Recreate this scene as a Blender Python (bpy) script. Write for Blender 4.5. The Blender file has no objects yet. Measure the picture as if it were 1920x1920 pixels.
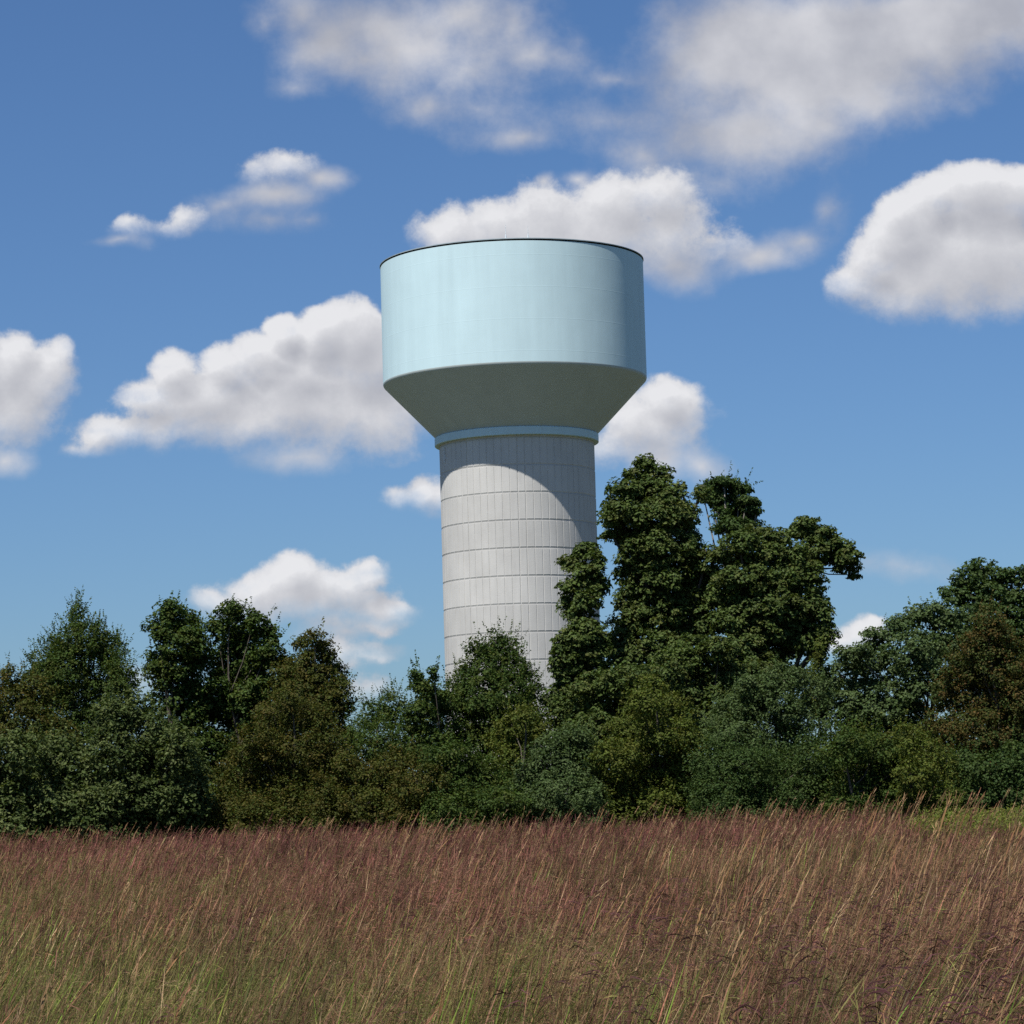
import bpy, math
import numpy as np
from mathutils import Matrix, Vector
rad = math.radians
rng = np.random.default_rng(11)
SC = bpy.context.scene
COL = SC.collection

# ------------------------------------------------------------------ camera
F = 5600.0                      # focal length in photo pixels (1920 wide)
PITCH = math.atan(594.0 / F)
ROLL = rad(1.62)
CAM = np.array([0.0, 0.0, 2.0])
cR, sR = math.cos(ROLL), math.sin(ROLL)
cP, sP = math.cos(PITCH), math.sin(PITCH)
RIGHT = np.array([1, 0, 0.0]); FWD = np.array([0, cP, sP]); UP = np.array([0, -sP, cP])
camX = RIGHT * cR - UP * sR
camY = RIGHT * sR + UP * cR
cd = bpy.data.cameras.new('camera')
cam = bpy.data.objects.new('camera', cd); COL.objects.link(cam)
cam.matrix_world = Matrix(((camX[0], camY[0], -FWD[0], CAM[0]), (camX[1], camY[1], -FWD[1], CAM[1]),
                           (camX[2], camY[2], -FWD[2], CAM[2]), (0, 0, 0, 1)))
cd.sensor_width = 36.0; cd.lens = 36.0 * F / 1920.0
cd.clip_start = 0.1; cd.clip_end = 20000
SC.camera = cam

def at(px, py, Y):
    """point of the world that stands at distance Y in the direction of a place seen in the photo"""
    dx, dy = px - 960.0, py - 960.0
    x = dx * cR - dy * sR; y = dx * sR + dy * cR
    d = FWD + RIGHT * (x / F) - UP * (y / F)
    return CAM + d * (Y / d[1])

def sstep(a, b, x):
    t = np.clip((x - a) / (b - a), 0, 1); return t * t * (3 - 2 * t)

def ground_z(x, y):
    x = np.asarray(x, float); y = np.asarray(y, float)
    r = 1.10 * sstep(12, 92, y)
    near = 1 - sstep(90, 130, np.abs(y)) * 1.0
    return r + near * (0.06 * np.sin(x * 0.31 + 1.0) * np.sin(y * 0.17) + 0.04 * np.sin(x * 0.9 + y * 0.4))

# ------------------------------------------------------------------ helpers
def tag(o, label=None, cat=None, group=None, kind=None):
    if label: o['label'] = label
    if cat: o['category'] = cat
    if group: o['group'] = group
    if kind: o['kind'] = kind
    return o

def empty(name, loc, label, cat, group=None):
    o = bpy.data.objects.new(name, None); COL.objects.link(o)
    o.location = Vector(loc); o.empty_display_size = 0.3
    return tag(o, label, cat, group)

def mesh_obj(name, verts, faces, mat, parent=None, smooth=False, col=None):
    """verts (n,3) in world space, faces (m,4) or (m,3) arrays or list"""
    me = bpy.data.meshes.new(name)
    verts = np.asarray(verts, np.float32)
    if parent is not None:
        verts = verts - np.array(parent.location, np.float32)
    if isinstance(faces, np.ndarray):
        m, k = faces.shape
        me.vertices.add(len(verts)); me.vertices.foreach_set('co', verts.ravel())
        me.loops.add(m * k); me.loops.foreach_set('vertex_index', faces.astype(np.int32).ravel())
        me.polygons.add(m)
        me.polygons.foreach_set('loop_start', np.arange(0, m * k, k, dtype=np.int32))
        me.polygons.foreach_set('loop_total', np.full(m, k, np.int32))
        me.update(calc_edges=True)
    else:
        me.from_pydata([tuple(map(float, v)) for v in verts], [], faces); me.update()
    me.validate()
    me.polygons.foreach_set('use_smooth', [bool(smooth)] * len(me.polygons))
    if col is not None:
        a = me.attributes.new('tint', 'FLOAT_COLOR', 'POINT')
        c = np.ones((len(verts), 4), np.float32); c[:, :3] = col
        a.data.foreach_set('color', c.ravel())
    me.materials.append(mat)
    o = bpy.data.objects.new(name, me); COL.objects.link(o)
    if parent is not None: o.parent = parent
    return o

def lathe(profile, n, cx, cy, z0=0.0, closed_top=False):
    vs, fs = [], []
    for r, z in profile:
        for i in range(n):
            a = 2 * math.pi * i / n
            vs.append((cx + r * math.cos(a), cy + r * math.sin(a), z0 + z))
    for j in range(len(profile) - 1):
        for i in range(n):
            i2 = (i + 1) % n
            fs.append((j * n + i, j * n + i2, (j + 1) * n + i2, (j + 1) * n + i))
    return vs, fs

class Tubes:
    def __init__(s): s.v = []; s.f = []
    def add(s, pts, radii, n=6):
        pts = [np.asarray(p, float) for p in pts]
        base = len(s.v)
        for i, p in enumerate(pts):
            d = pts[min(i + 1, len(pts) - 1)] - pts[max(i - 1, 0)]
            d = d / (np.linalg.norm(d) + 1e-9)
            a = np.cross(d, [0.3, 1, 0.1]); a /= np.linalg.norm(a) + 1e-9
            b = np.cross(d, a)
            for k in range(n):
                t = 2 * math.pi * k / n
                s.v.append(p + (a * math.cos(t) + b * math.sin(t)) * radii[i])
        for i in range(len(pts) - 1):
            for k in range(n):
                k2 = (k + 1) % n
                s.f.append((base + i * n + k, base + i * n + k2, base + (i + 1) * n + k2, base + (i + 1) * n + k))
        s.f.append(tuple(base + (len(pts) - 1) * n + k for k in range(n)))

# ------------------------------------------------------------------ materials
def new_mat(name):
    m = bpy.data.materials.new(name); m.use_nodes = True
    nt = m.node_tree; nt.nodes.clear()
    out = nt.nodes.new('ShaderNodeOutputMaterial')
    return m, nt, out

def N(nt, kind, **kw):
    n = nt.nodes.new(kind)
    for k, v in kw.items():
        if k.startswith('_'):
            setattr(n, k[1:], v)
        else:
            key = int(k[1:]) if k[0] == 'i' and k[1:].isdigit() else k.replace('__', ' ')
            n.inputs[key].default_value = v
    return n

def leaf_material(name, transl=0.25, rough=0.5, spec=0.4):
    m, nt, out = new_mat(name)
    at_ = N(nt, 'ShaderNodeAttribute', _attribute_name='tint')
    p = N(nt, 'ShaderNodeBsdfPrincipled', Roughness=rough)
    p.inputs['Specular IOR Level'].default_value = spec
    t = N(nt, 'ShaderNodeBsdfTranslucent')
    mx = N(nt, 'ShaderNodeMixShader', i0=transl)
    g = N(nt, 'ShaderNodeMix', _data_type='RGBA', _blend_type='MULTIPLY')
    g.inputs[0].default_value = 1.0; g.inputs[7].default_value = (1.25, 1.3, 0.6, 1)
    L = nt.links.new
    L(at_.outputs['Color'], p.inputs['Base Color'])
    L(at_.outputs['Color'], g.inputs[6]); L(g.outputs[2], t.inputs['Color'])
    L(p.outputs[0], mx.inputs[1]); L(t.outputs[0], mx.inputs[2]); L(mx.outputs[0], out.inputs[0])
    return m

M_LEAF = leaf_material('leaf', 0.28, 0.6, 0.12)
M_GRASS = leaf_material('grass_blade', 0.18, 0.7, 0.2)
M_VINE = leaf_material('vine_leaf', 0.25, 0.6, 0.15)

def noisy_mat(name, c1, c2, scale, rough=0.9, bump=0.3, bdist=0.05, spec=0.3):
    m, nt, out = new_mat(name); L = nt.links.new
    tc = N(nt, 'ShaderNodeTexCoord')
    nz = N(nt, 'ShaderNodeTexNoise', Scale=scale, Detail=8.0, Roughness=0.62)
    L(tc.outputs['Object'], nz.inputs['Vector'])
    mx = N(nt, 'ShaderNodeMix', _data_type='RGBA')
    cr = N(nt, 'ShaderNodeMapRange', i1=0.3, i2=0.7)
    L(nz.outputs['Fac'], cr.inputs[0]); L(cr.outputs[0], mx.inputs[0])
    mx.inputs[6].default_value = (*c1, 1); mx.inputs[7].default_value = (*c2, 1)
    p = N(nt, 'ShaderNodeBsdfPrincipled', Roughness=rough)
    p.inputs['Specular IOR Level'].default_value = spec
    L(mx.outputs[2], p.inputs['Base Color'])
    b = N(nt, 'ShaderNodeBump', Strength=bump, Distance=bdist)
    L(nz.outputs['Fac'], b.inputs['Height']); L(b.outputs[0], p.inputs['Normal'])
    L(p.outputs[0], out.inputs[0])
    return m

M_BARK = noisy_mat('bark', (0.055, 0.045, 0.035), (0.11, 0.095, 0.075), 6.0, bump=0.8)
M_PALEBARK = noisy_mat('pale_bark', (0.14, 0.125, 0.105), (0.24, 0.22, 0.19), 6.0, bump=0.8)

def paint_mat(name, c, seams=True):
    """weathered tank paint: faint runs down the plates, chalky variation, faint plate seams in relief"""
    m, nt, out = new_mat(name); L = nt.links.new
    tc = N(nt, 'ShaderNodeTexCoord')
    mp = N(nt, 'ShaderNodeMapping'); mp.inputs['Scale'].default_value = (1.4, 1.4, 0.10)
    L(tc.outputs['Object'], mp.inputs[0])
    st = N(nt, 'ShaderNodeTexNoise', Scale=1.0, Detail=6.0, Roughness=0.6)
    L(mp.outputs[0], st.inputs['Vector'])
    nz = N(nt, 'ShaderNodeTexNoise', Scale=0.22, Detail=5.0, Roughness=0.55)
    L(tc.outputs['Object'], nz.inputs['Vector'])
    add = N(nt, 'ShaderNodeMath', _operation='ADD'); L(st.outputs[0], add.inputs[0]); L(nz.outputs[0], add.inputs[1])
    cr = N(nt, 'ShaderNodeMapRange', i1=0.7, i2=1.3, i3=0.93, i4=1.05); L(add.outputs[0], cr.inputs[0])
    mx = N(nt, 'ShaderNodeVectorMath', _operation='SCALE'); mx.inputs[0].default_value = c
    L(cr.outputs[0], mx.inputs['Scale'])
    p = N(nt, 'ShaderNodeBsdfPrincipled', Roughness=0.55)
    p.inputs['Specular IOR Level'].default_value = 0.35
    L(mx.outputs[0], p.inputs['Base Color'])
    sx = N(nt, 'ShaderNodeSeparateXYZ'); L(tc.outputs['Object'], sx.inputs[0])
    md = N(nt, 'ShaderNodeMath', _operation='PINGPONG'); md.inputs[1].default_value = 1.21
    L(sx.outputs[2], md.inputs[0])
    sm = N(nt, 'ShaderNodeMapRange', i1=0.0, i2=0.035, i3=1.0, i4=0.0); L(md.outputs[0], sm.inputs[0])
    lw = N(nt, 'ShaderNodeTexNoise', Scale=0.5, Detail=2.0); L(tc.outputs['Object'], lw.inputs['Vector'])
    ad = N(nt, 'ShaderNodeMath', _operation='MULTIPLY_ADD'); ad.inputs[1].default_value = 0.25
    L(sm.outputs[0], ad.inputs[0]); L(lw.outputs[0], ad.inputs[2])
    b = N(nt, 'ShaderNodeBump', Strength=0.35, Distance=0.03)
    L(ad.outputs[0], b.inputs['Height']); L(b.outputs[0], p.inputs['Normal'])
    L(p.outputs[0], out.inputs[0])
    return m

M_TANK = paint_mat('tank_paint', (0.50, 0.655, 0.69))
M_CONE = paint_mat('shaded_cone_paint', (0.42, 0.47, 0.46))  # tank paint darkened and greyed, underside shade put into the colour
M_LIP = noisy_mat('roof_edge_metal', (0.20, 0.25, 0.27), (0.28, 0.33, 0.35), 2.0, rough=0.6)
M_METAL = noisy_mat('galvanised', (0.5, 0.52, 0.53), (0.65, 0.67, 0.68), 5.0, rough=0.5)

def concrete_mat():
    m, nt, out = new_mat('concrete'); L = nt.links.new
    tc = N(nt, 'ShaderNodeTexCoord')
    n1 = N(nt, 'ShaderNodeTexNoise', Scale=0.8, Detail=10.0, Roughness=0.65); L(tc.outputs['Object'], n1.inputs['Vector'])
    mp = N(nt, 'ShaderNodeMapping'); mp.inputs['Scale'].default_value = (2.2, 2.2, 0.15); L(tc.outputs['Object'], mp.inputs[0])
    n2 = N(nt, 'ShaderNodeTexNoise', Scale=1.0, Detail=7.0, Roughness=0.65); L(mp.outputs[0], n2.inputs['Vector'])
    at_ = N(nt, 'ShaderNodeAttribute', _attribute_name='tint')
    a = N(nt, 'ShaderNodeMath', _operation='ADD'); L(n1.outputs[0], a.inputs[0]); L(n2.outputs[0], a.inputs[1])
    cr = N(nt, 'ShaderNodeMapRange', i1=0.65, i2=1.35, i3=0.90, i4=1.07); L(a.outputs[0], cr.inputs[0])
    mx = N(nt, 'ShaderNodeVectorMath', _operation='SCALE'); L(at_.outputs['Color'], mx.inputs[0]); L(cr.outputs[0], mx.inputs['Scale'])
    p = N(nt, 'ShaderNodeBsdfPrincipled', Roughness=0.92); p.inputs['Specular IOR Level'].default_value = 0.2
    L(mx.outputs[0], p.inputs['Base Color'])
    n3 = N(nt, 'ShaderNodeTexNoise', Scale=9.0, Detail=8.0, Roughness=0.7); L(tc.outputs['Object'], n3.inputs['Vector'])
    b = N(nt, 'ShaderNodeBump', Strength=0.4, Distance=0.02); L(n3.outputs[0], b.inputs['Height']); L(b.outputs[0], p.inputs['Normal'])
    L(p.outputs[0], out.inputs[0])
    return m
M_CONC = concrete_mat()

# ------------------------------------------------------------------ ground
def axis(a, b, n, far):
    core = np.linspace(a, b, n)
    g = np.geomspace(6, far, 14)
    return np.concatenate([a - g[::-1], core, b + g])
xs = axis(-40, 40, 70, 6000); ys = axis(-10, 130, 120, 6000)
gx, gy = np.meshgrid(xs, ys)
gv = np.stack([gx, gy, ground_z(gx, gy)], -1).reshape(-1, 3)
nx = len(xs); idx = np.arange(len(xs) * len(ys)).reshape(len(ys), nx)
gf = np.stack([idx[:-1, :-1], idx[:-1, 1:], idx[1:, 1:], idx[1:, :-1]], -1).reshape(-1, 4)
M_GROUND = noisy_mat('meadow_ground', (0.045, 0.055, 0.02), (0.09, 0.08, 0.035), 1.2, bump=0.8, bdist=0.1)
tag(mesh_obj('ground', gv, gf, M_GROUND, smooth=True), 'meadow soil and thatch under the tall grass', 'ground', kind='structure')

# ------------------------------------------------------------------ water tower
YT = 230.0
TX = (12.5 / F) * YT / (cP)
PXM = YT / F
TZ = 1.10
R_T = 249.6 * PXM; R_P = 146.3 * PXM; R_RING = 155.0 * PXM
HZ = 2.0
Z_TOP = HZ + 43.9; Z_CYL = HZ + 34.25; Z_RT = HZ + 30.25; Z_RB = HZ + 29.62
tower = empty('water_tower', (TX, YT, TZ), 'tall water tower with a pale aqua steel tank on a ribbed pale concrete shaft', 'water tower')
kn = 0.32
prof = [(R_T + 0.03, Z_TOP - 0.1)]
prof += [(R_T, Z_TOP - 0.1 - i * 0.1) for i in (1,)] + [(R_T, Z_TOP - 3), (R_T, Z_CYL + kn + 2), (R_T, Z_CYL + kn)]
slope = math.atan2(Z_CYL - 0.35 - Z_RT, R_T - R_RING + 0.12)
v, f = lathe(prof[1:], 192, TX, YT)
mesh_obj('tank', v, f, M_TANK, tower, smooth=True)
# rounded knuckle at the foot of the tank wall, then the flared cone
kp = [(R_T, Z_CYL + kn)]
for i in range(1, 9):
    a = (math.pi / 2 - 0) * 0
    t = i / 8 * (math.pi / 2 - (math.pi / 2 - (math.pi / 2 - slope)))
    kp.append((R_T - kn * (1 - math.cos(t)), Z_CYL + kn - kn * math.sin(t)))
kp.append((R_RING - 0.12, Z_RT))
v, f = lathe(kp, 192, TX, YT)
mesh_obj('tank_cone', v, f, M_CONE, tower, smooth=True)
# shallow domed roof with its drip edge
rp = [(R_T - 0.002, Z_TOP - 0.06)] + [(R_T * (1 - t), Z_TOP - 0.04 + 0.7 * (1 - (1 - t) ** 2)) for t in np.linspace(0.005, 0.98, 12)]
v, f = lathe(rp, 192, TX, YT)
mesh_obj('roof', v, f, M_TANK, tower, smooth=True)
lp = [(R_T + 0.004, Z_TOP - 0.085), (R_T + 0.055, Z_TOP - 0.085), (R_T + 0.055, Z_TOP - 0.03), (R_T + 0.03, Z_TOP - 0.02), (R_T - 0.03, Z_TOP + 0.01)]
v, f = lathe(lp, 192, TX, YT)
mesh_obj('roof_edge', v, f, M_LIP, tower)
rg = [(R_P - 0.1, Z_RB), (R_RING - 0.03, Z_RB), (R_RING, Z_RB + 0.03), (R_RING, Z_RT - 0.05), (R_RING - 0.05, Z_RT - 0.004), (R_RING - 0.3, Z_RT - 0.004)]
v, f = lathe(rg, 192, TX, YT)
mesh_obj('ring_beam', v, f, M_TANK, tower)
# concrete shaft: pours 2.11 m high, each split by form joints into narrow upright panels
zj = [HZ + 25.24 + 2.115 * k for k in range(-13, 3)]
zj = [z for z in zj if z > TZ - 1.9]
zj.append(Z_RB + 0.02)
NP = 64
ph0 = -math.pi / 2 - 0.004
vs, fs, cs = [], [], []
angs = []
for k in range(NP):
    w = 2 * math.pi / NP
    maj = (k % 8 == 0)
    g = 0.060 / R_P * (1.0 if maj else 0.7)     # half width of the joint
    dep = 0.038 if maj else 0.022
    a0 = ph0 + k * w
    angs += [(a0, -dep, 1), (a0 + g * 0.6, -dep, 1), (a0 + g, 0, 0), (a0 + w / 3, 0, 0), (a0 + 2 * w / 3, 0, 0), (a0 + w - g, 0, 0), (a0 + w - g * 0.6, -dep, 1)]
na = len(angs)
rows = []
r2 = np.random.default_rng(5)
for i in range(len(zj) - 1):
    z0, z1 = zj[i], zj[i + 1]
    s = 1 + r2.uniform(-0.05, 0.045)
    rows += [(z0, -0.035, s * 0.88), (z0 + 0.02, -0.035, s * 0.92), (z0 + 0.13, 0.004, s * 1.04), (z0 + 0.16, 0.0, s), (z1 - 0.06, 0.008, s), (z1 - 0.05, -0.035, s * 0.88)]
for z, dz, s in rows:
    for j, (a, da, isj) in enumerate(angs):
        pan = j // 7
        r = R_P + min(dz, da) if dz < 0 else R_P + da + dz * (1 - isj)
        vs.append((TX + r * math.cos(a), YT + r * math.sin(a), z))
        k = s * (1 + 0.03 * math.sin(pan * 7.3 + z))
        cs.append((0.50 * k, 0.49 * k, 0.465 * k))
for i in range(len(rows) - 1):
    for j in range(na):
        j2 = (j + 1) % na
        fs.append((i * na + j, i * na + j2, (i + 1) * na + j2, (i + 1) * na + j))
mesh_obj('shaft', vs, np.array(fs), M_CONC, tower, col=np.array(cs))
# antennas on the roof
def antenna(px, hgt, r):
    p = at(px, 440, YT - R_T + 1.0)
    x = p[0]; y = YT - R_T + 1.0
    rr = math.hypot(x - TX, y - YT); zb = Z_TOP + 0.7 * (1 - (rr / R_T) ** 2) - 0.15
    T = Tubes(); T.add([(x, y, zb), (x, y, zb + hgt * 0.35)], [r * 1.5, r * 1.5], 8)
    T.add([(x, y, zb + hgt * 0.35), (x, y, zb + hgt)], [r * 0.7, r * 0.3], 6)
    mesh_obj('antenna', T.v, T.f, M_METAL, tower)
antenna(948, 1.25, 0.042); antenna(990, 1.15, 0.036)
# small conduit bracket under the ring beam on the left
T = Tubes()
a = -math.pi / 2 - math.asin((972 - 838) / 146.0)
for da, rr, z0, z1 in ((0, 0.035, -1.55, -0.35), (0.03, 0.02, -1.3, -0.35)):
    x = TX + (R_P + 0.09) * math.cos(a + da); y = YT + (R_P + 0.09) * math.sin(a + da)
    T.add([(x, y, Z_RB + z0), (x, y, Z_RB + z1)], [rr, rr], 6)
x1 = TX + (R_P - 0.06) * math.cos(a); y1 = YT + (R_P - 0.06) * math.sin(a)
x2 = TX + (R_P + 0.12) * math.cos(a); y2 = YT + (R_P + 0.12) * math.sin(a)
for dz in (-1.4, -0.9, -0.45): T.add([(x1, y1, Z_RB + dz), (x2, y2, Z_RB + dz)], [0.03, 0.03], 6)
mesh_obj('conduit', T.v, T.f, M_METAL, tower)

# ------------------------------------------------------------------ trees
def unit(a): return a / (np.linalg.norm(a, axis=-1, keepdims=True) + 1e-9)

def leaves(P, Nn, L, W, T=None, fold=0.12):
    n = len(P)
    if T is None: T = rng.normal(size=(n, 3))
    T = unit(np.cross(Nn, unit(T))); B = np.cross(Nn, T)
    L = L[:, None]; W = W[:, None]
    v = np.stack([P - T * L * 0.5, P + B * W * 0.5 + Nn * L * fold - T * L * 0.08, P + T * L * 0.5, P - B * W * 0.5 + Nn * L * fold - T * L * 0.08], 1)
    return v.reshape(-1, 3)

PAL = {
 'green':  [(0.050, 0.082, 0.020), (0.062, 0.095, 0.024), (0.042, 0.072, 0.022), (0.080, 0.092, 0.022)],
 'dark':   [(0.045, 0.078, 0.026), (0.055, 0.088, 0.030), (0.065, 0.09, 0.030)],
 'olive':  [(0.066, 0.080, 0.018), (0.080, 0.078, 0.020), (0.052, 0.070, 0.018), (0.095, 0.070, 0.020)],
 'pale':   [(0.075, 0.10, 0.038), (0.10, 0.125, 0.05), (0.05, 0.072, 0.024), (0.14, 0.155, 0.07), (0.045, 0.066, 0.022)],
 'silver': [(0.075, 0.110, 0.045), (0.06, 0.092, 0.036), (0.10, 0.130, 0.062)],
 'vine':   [(0.072, 0.105, 0.028), (0.088, 0.12, 0.038), (0.058, 0.088, 0.028), (0.10, 0.108, 0.035)],
 'rust':   [(0.085, 0.066, 0.022), (0.066, 0.072, 0.022), (0.052, 0.074, 0.024), (0.12, 0.066, 0.025), (0.05, 0.074, 0.022)],
 'lime':   [(0.09, 0.115, 0.024), (0.075, 0.10, 0.024), (0.11, 0.11, 0.026)],
}
PAL = {k_: [(a * 1.0, b * 1.05, c * 0.82) for a, b, c in v_] for k_, v_ in PAL.items()}
NLEAF = [0]
def plant(name, label, cat, Y, lobes, pal, leaf=0.095, cr=0.27, dens=1.0, sprig=0.0, per=34, mat=None, group=None,
          flat=0.65, trunk_r=0.09, bark=None, droop=0.0, parts=('crown', 'trunk'), up=0.6, trunk_px=None, gap=0.0, fill=0.25, limbs=True, tmin=0.04):
    PX = Y / F
    sprig = max(sprig, 0.3) if mat is None else sprig
    Cs, Rs = [], []
    low = [lb for lb in lobes if lb[1] > 1400]
    lobes = list(lobes)
    for lb in low:      # foliage that reaches down to the ground
        gy = at(lb[0], 1500, Y); zz = float(ground_z(gy[0], Y)) + 0.35
        py = 1500 + (gy[2] - zz) / PX
        if py - lb[1] > 20: lobes.append((lb[0] + rng.uniform(-12, 12), py, lb[2] * 1.05, max(34, (py - lb[1]) * 0.75)))
    for lb in lobes:
        cx, cy, rx, rz = lb[:4]
        dY = lb[4] if len(lb) > 4 else rng.uniform(-0.5, 0.5)
        dY *= 2.4 if parts[0] == 'foliage' else 1.5
        c = at(cx, cy, Y + dY)
        rx, rz = rx * PX, rz * PX
        ry = min(max(rx, rz), 1.6) * 0.95
        Cs.append(c); Rs.append(np.array([rx, ry, rz]))
    bx = np.mean([c[0] for c in Cs]) if trunk_px is None else at(trunk_px, 1540, Y)[0]
    gz0 = float(ground_z(bx, Y))
    root = empty(name, (bx, Y, gz0), label, cat, group)
    allv, allc = [], []
    for c, R in zip(Cs, Rs):
        R = R * 1.05
        e = R - cr * 0.55
        e = np.maximum(e, R * 0.5)
        area = 4 * math.pi * ((e[0] * e[1] + e[0] * e[2] + e[1] * e[2]) / 3)
        n = max(6, int(dens * 0.98 * area / (cr * cr)))
        d = unit(rng.normal(size=(n, 3)))
        ph = rng.uniform(0, 6, 3)
        bump = 1 + 0.13 * np.sin(3.1 * d[:, 0] * 2 + ph[0]) * np.sin(2.7 * d[:, 2] * 2 + ph[1]) + rng.uniform(-0.16, 0.07, n)
        inner = rng.random(n) < fill
        bump = np.where(inner, rng.uniform(0.2, 0.75, n), bump)
        cc = c + d * e * bump[:, None]
        if gap > 0:
            q = np.sin(cc[:, 0] * 3.3 + 1.3 * c[2]) * np.sin(cc[:, 2] * 3.9 + cc[:, 0] * 1.3) 
            keep = q < (1 - 2 * gap) + rng.uniform(-.3, .3, n)
            cc, d = cc[keep], d[keep]; n = len(cc)
        sz = rng.uniform(0.65, 1.25, n)
        m = per
        ld = unit(rng.normal(size=(n, m, 3)))
        rr = rng.uniform(0.35, 1.0, (n, m, 1)) ** 0.6
        off = ld * rr * (cr * sz)[:, None, None]
        off[..., 2] *= flat
        P = (cc[:, None] + off)
        if droop > 0:
            out = np.clip(np.linalg.norm(off[..., :2], axis=-1) / cr, 0, 1.3)
            P[..., 2] -= droop * out ** 2 * cr
        Nn = unit(d[:, None] * 0.35 + ld * 0.35 + np.array([0, 0, up]) + rng.normal(size=(n, m, 3)) * 0.42)
        P = P.reshape(-1, 3); Nn = Nn.reshape(-1, 3)
        k = len(P)
        L = leaf * rng.uniform(0.7, 1.3, k)
        allv.append(leaves(P, Nn, L, L * rng.uniform(0.55, 0.75, k)))
        pc = np.array(PAL[pal])
        ci = pc[rng.integers(0, len(pc), n)]
        cl = (ci * 0.88 * rng.uniform(0.75, 1.22, (n, 1)))[:, None].repeat(m, 1).reshape(-1, 3)
        own = pc[rng.integers(0, len(pc), k)]
        cl = (cl * 0.55 + own * 0.40) * rng.uniform(0.75, 1.25, (k, 1))
        allc.append(np.repeat(cl, 4, 0))
        if sprig > 0:
            ns = int(sprig * area / (cr * cr) * 0.45)
            if ns:
                d = unit(rng.normal(size=(ns, 3)) + np.array([0, 0, 0.9]))
                s0 = c + d * e * rng.uniform(0.8, 1.0, (ns, 1))
                sd = unit(d * 0.45 + np.array([0, 0, 0.8]) + rng.normal(size=(ns, 3)) * 0.25)
                ln = rng.uniform(0.25, 0.62, ns) * (0.6 + 0.6 * cr / 0.27)
                mm = 13
                t = np.linspace(0, 1, mm)[None, :, None]
                side = unit(rng.normal(size=(ns, mm, 3)))
                P = s0[:, None] + sd[:, None] * (t * ln[:, None, None]) + side * leaf * (0.65 * (1.05 - t))
                Nn = unit(side * 0.4 + np.array([0, 0, 0.5]) + rng.normal(size=(ns, mm, 3)) * 0.4)
                P = P.reshape(-1, 3); Nn = Nn.reshape(-1, 3); k = len(P)
                L = leaf * rng.uniform(0.6, 1.1, k)
                allv.append(leaves(P, Nn, L, L * 0.6, T=np.repeat(sd, mm, 0) + rng.normal(size=(k, 3)) * 0.4))
                own = pc[rng.integers(0, len(pc), k)] * rng.uniform(0.75, 1.25, (k, 1))
                allc.append(np.repeat(own, 4, 0))
    V = np.concatenate(allv); Cc = np.concatenate(allc)
    keep = V.reshape(-1, 4, 3)[:, 0, 2] > gz0 + 0.1
    V = V.reshape(-1, 4, 3)[keep].reshape(-1, 3); Cc = Cc.reshape(-1, 4, 3)[keep].reshape(-1, 3)
    nl = len(V) // 4; NLEAF[0] += nl
    mesh_obj(parts[0], V, np.arange(nl * 4).reshape(-1, 4), mat or M_LEAF, root, col=Cc)
    # trunk with limbs to every lobe
    T = Tubes()
    top = max(c[2] for c in Cs)
    H = top - gz0
    order = sorted(range(len(Cs)), key=lambda i: -Cs[i][2])
    tip = Cs[order[0]]
    base = np.array([bx, Y, gz0 - 0.2])
    pts = []
    for t in np.linspace(0, 1, 9):
        p = base * (1 - t) + tip * t
        sw = math.sin(t * math.pi) * 0.05 * H
        p = p + np.array([sw * math.sin(3 * t + H), sw * math.cos(2 * t + H), 0])
        pts.append(p)
    T.add(pts, [trunk_r * (1 - 0.85 * t) * (1.35 if t == 0 else 1) for t in np.linspace(0, 1, 9)], 8)
    for i in order[1:] if limbs else []:
        c = Cs[i]
        t0 = np.clip((c[2] - 0.55 * Rs[i][2] - 0.12 * H - base[2]) / (tip[2] - base[2]) * 0.85, tmin, 0.9)
        k0 = t0 * 8; a_ = int(k0); s = pts[a_] * (1 - (k0 - a_)) + pts[min(a_ + 1, 8)] * (k0 - a_)
        mid = (s + c) / 2 + np.array([0, 0, -0.08 * np.linalg.norm(c - s)]) + rng.normal(size=3) * 0.05
        r0 = trunk_r * (1 - 0.8 * t0) * 0.6
        T.add([s, mid, c, c + unit(c - mid) * Rs[i].min() * 0.35], [r0, r0 * 0.7, r0 * 0.45, r0 * 0.12], 6)
        for q in range(5):
            dd = unit(rng.normal(size=3) + np.array([0, 0, 0.6])) * Rs[i] * 0.8
            T.add([c, c + dd * 0.5 + rng.normal(size=3) * 0.03, c + dd * 0.85], [r0 * 0.35, r0 * 0.22, r0 * 0.08], 5)
    mesh_obj(parts[1], T.v, T.f, bark or M_BARK, root, smooth=True)
    return root

SH = ('foliage', 'stem')
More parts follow.
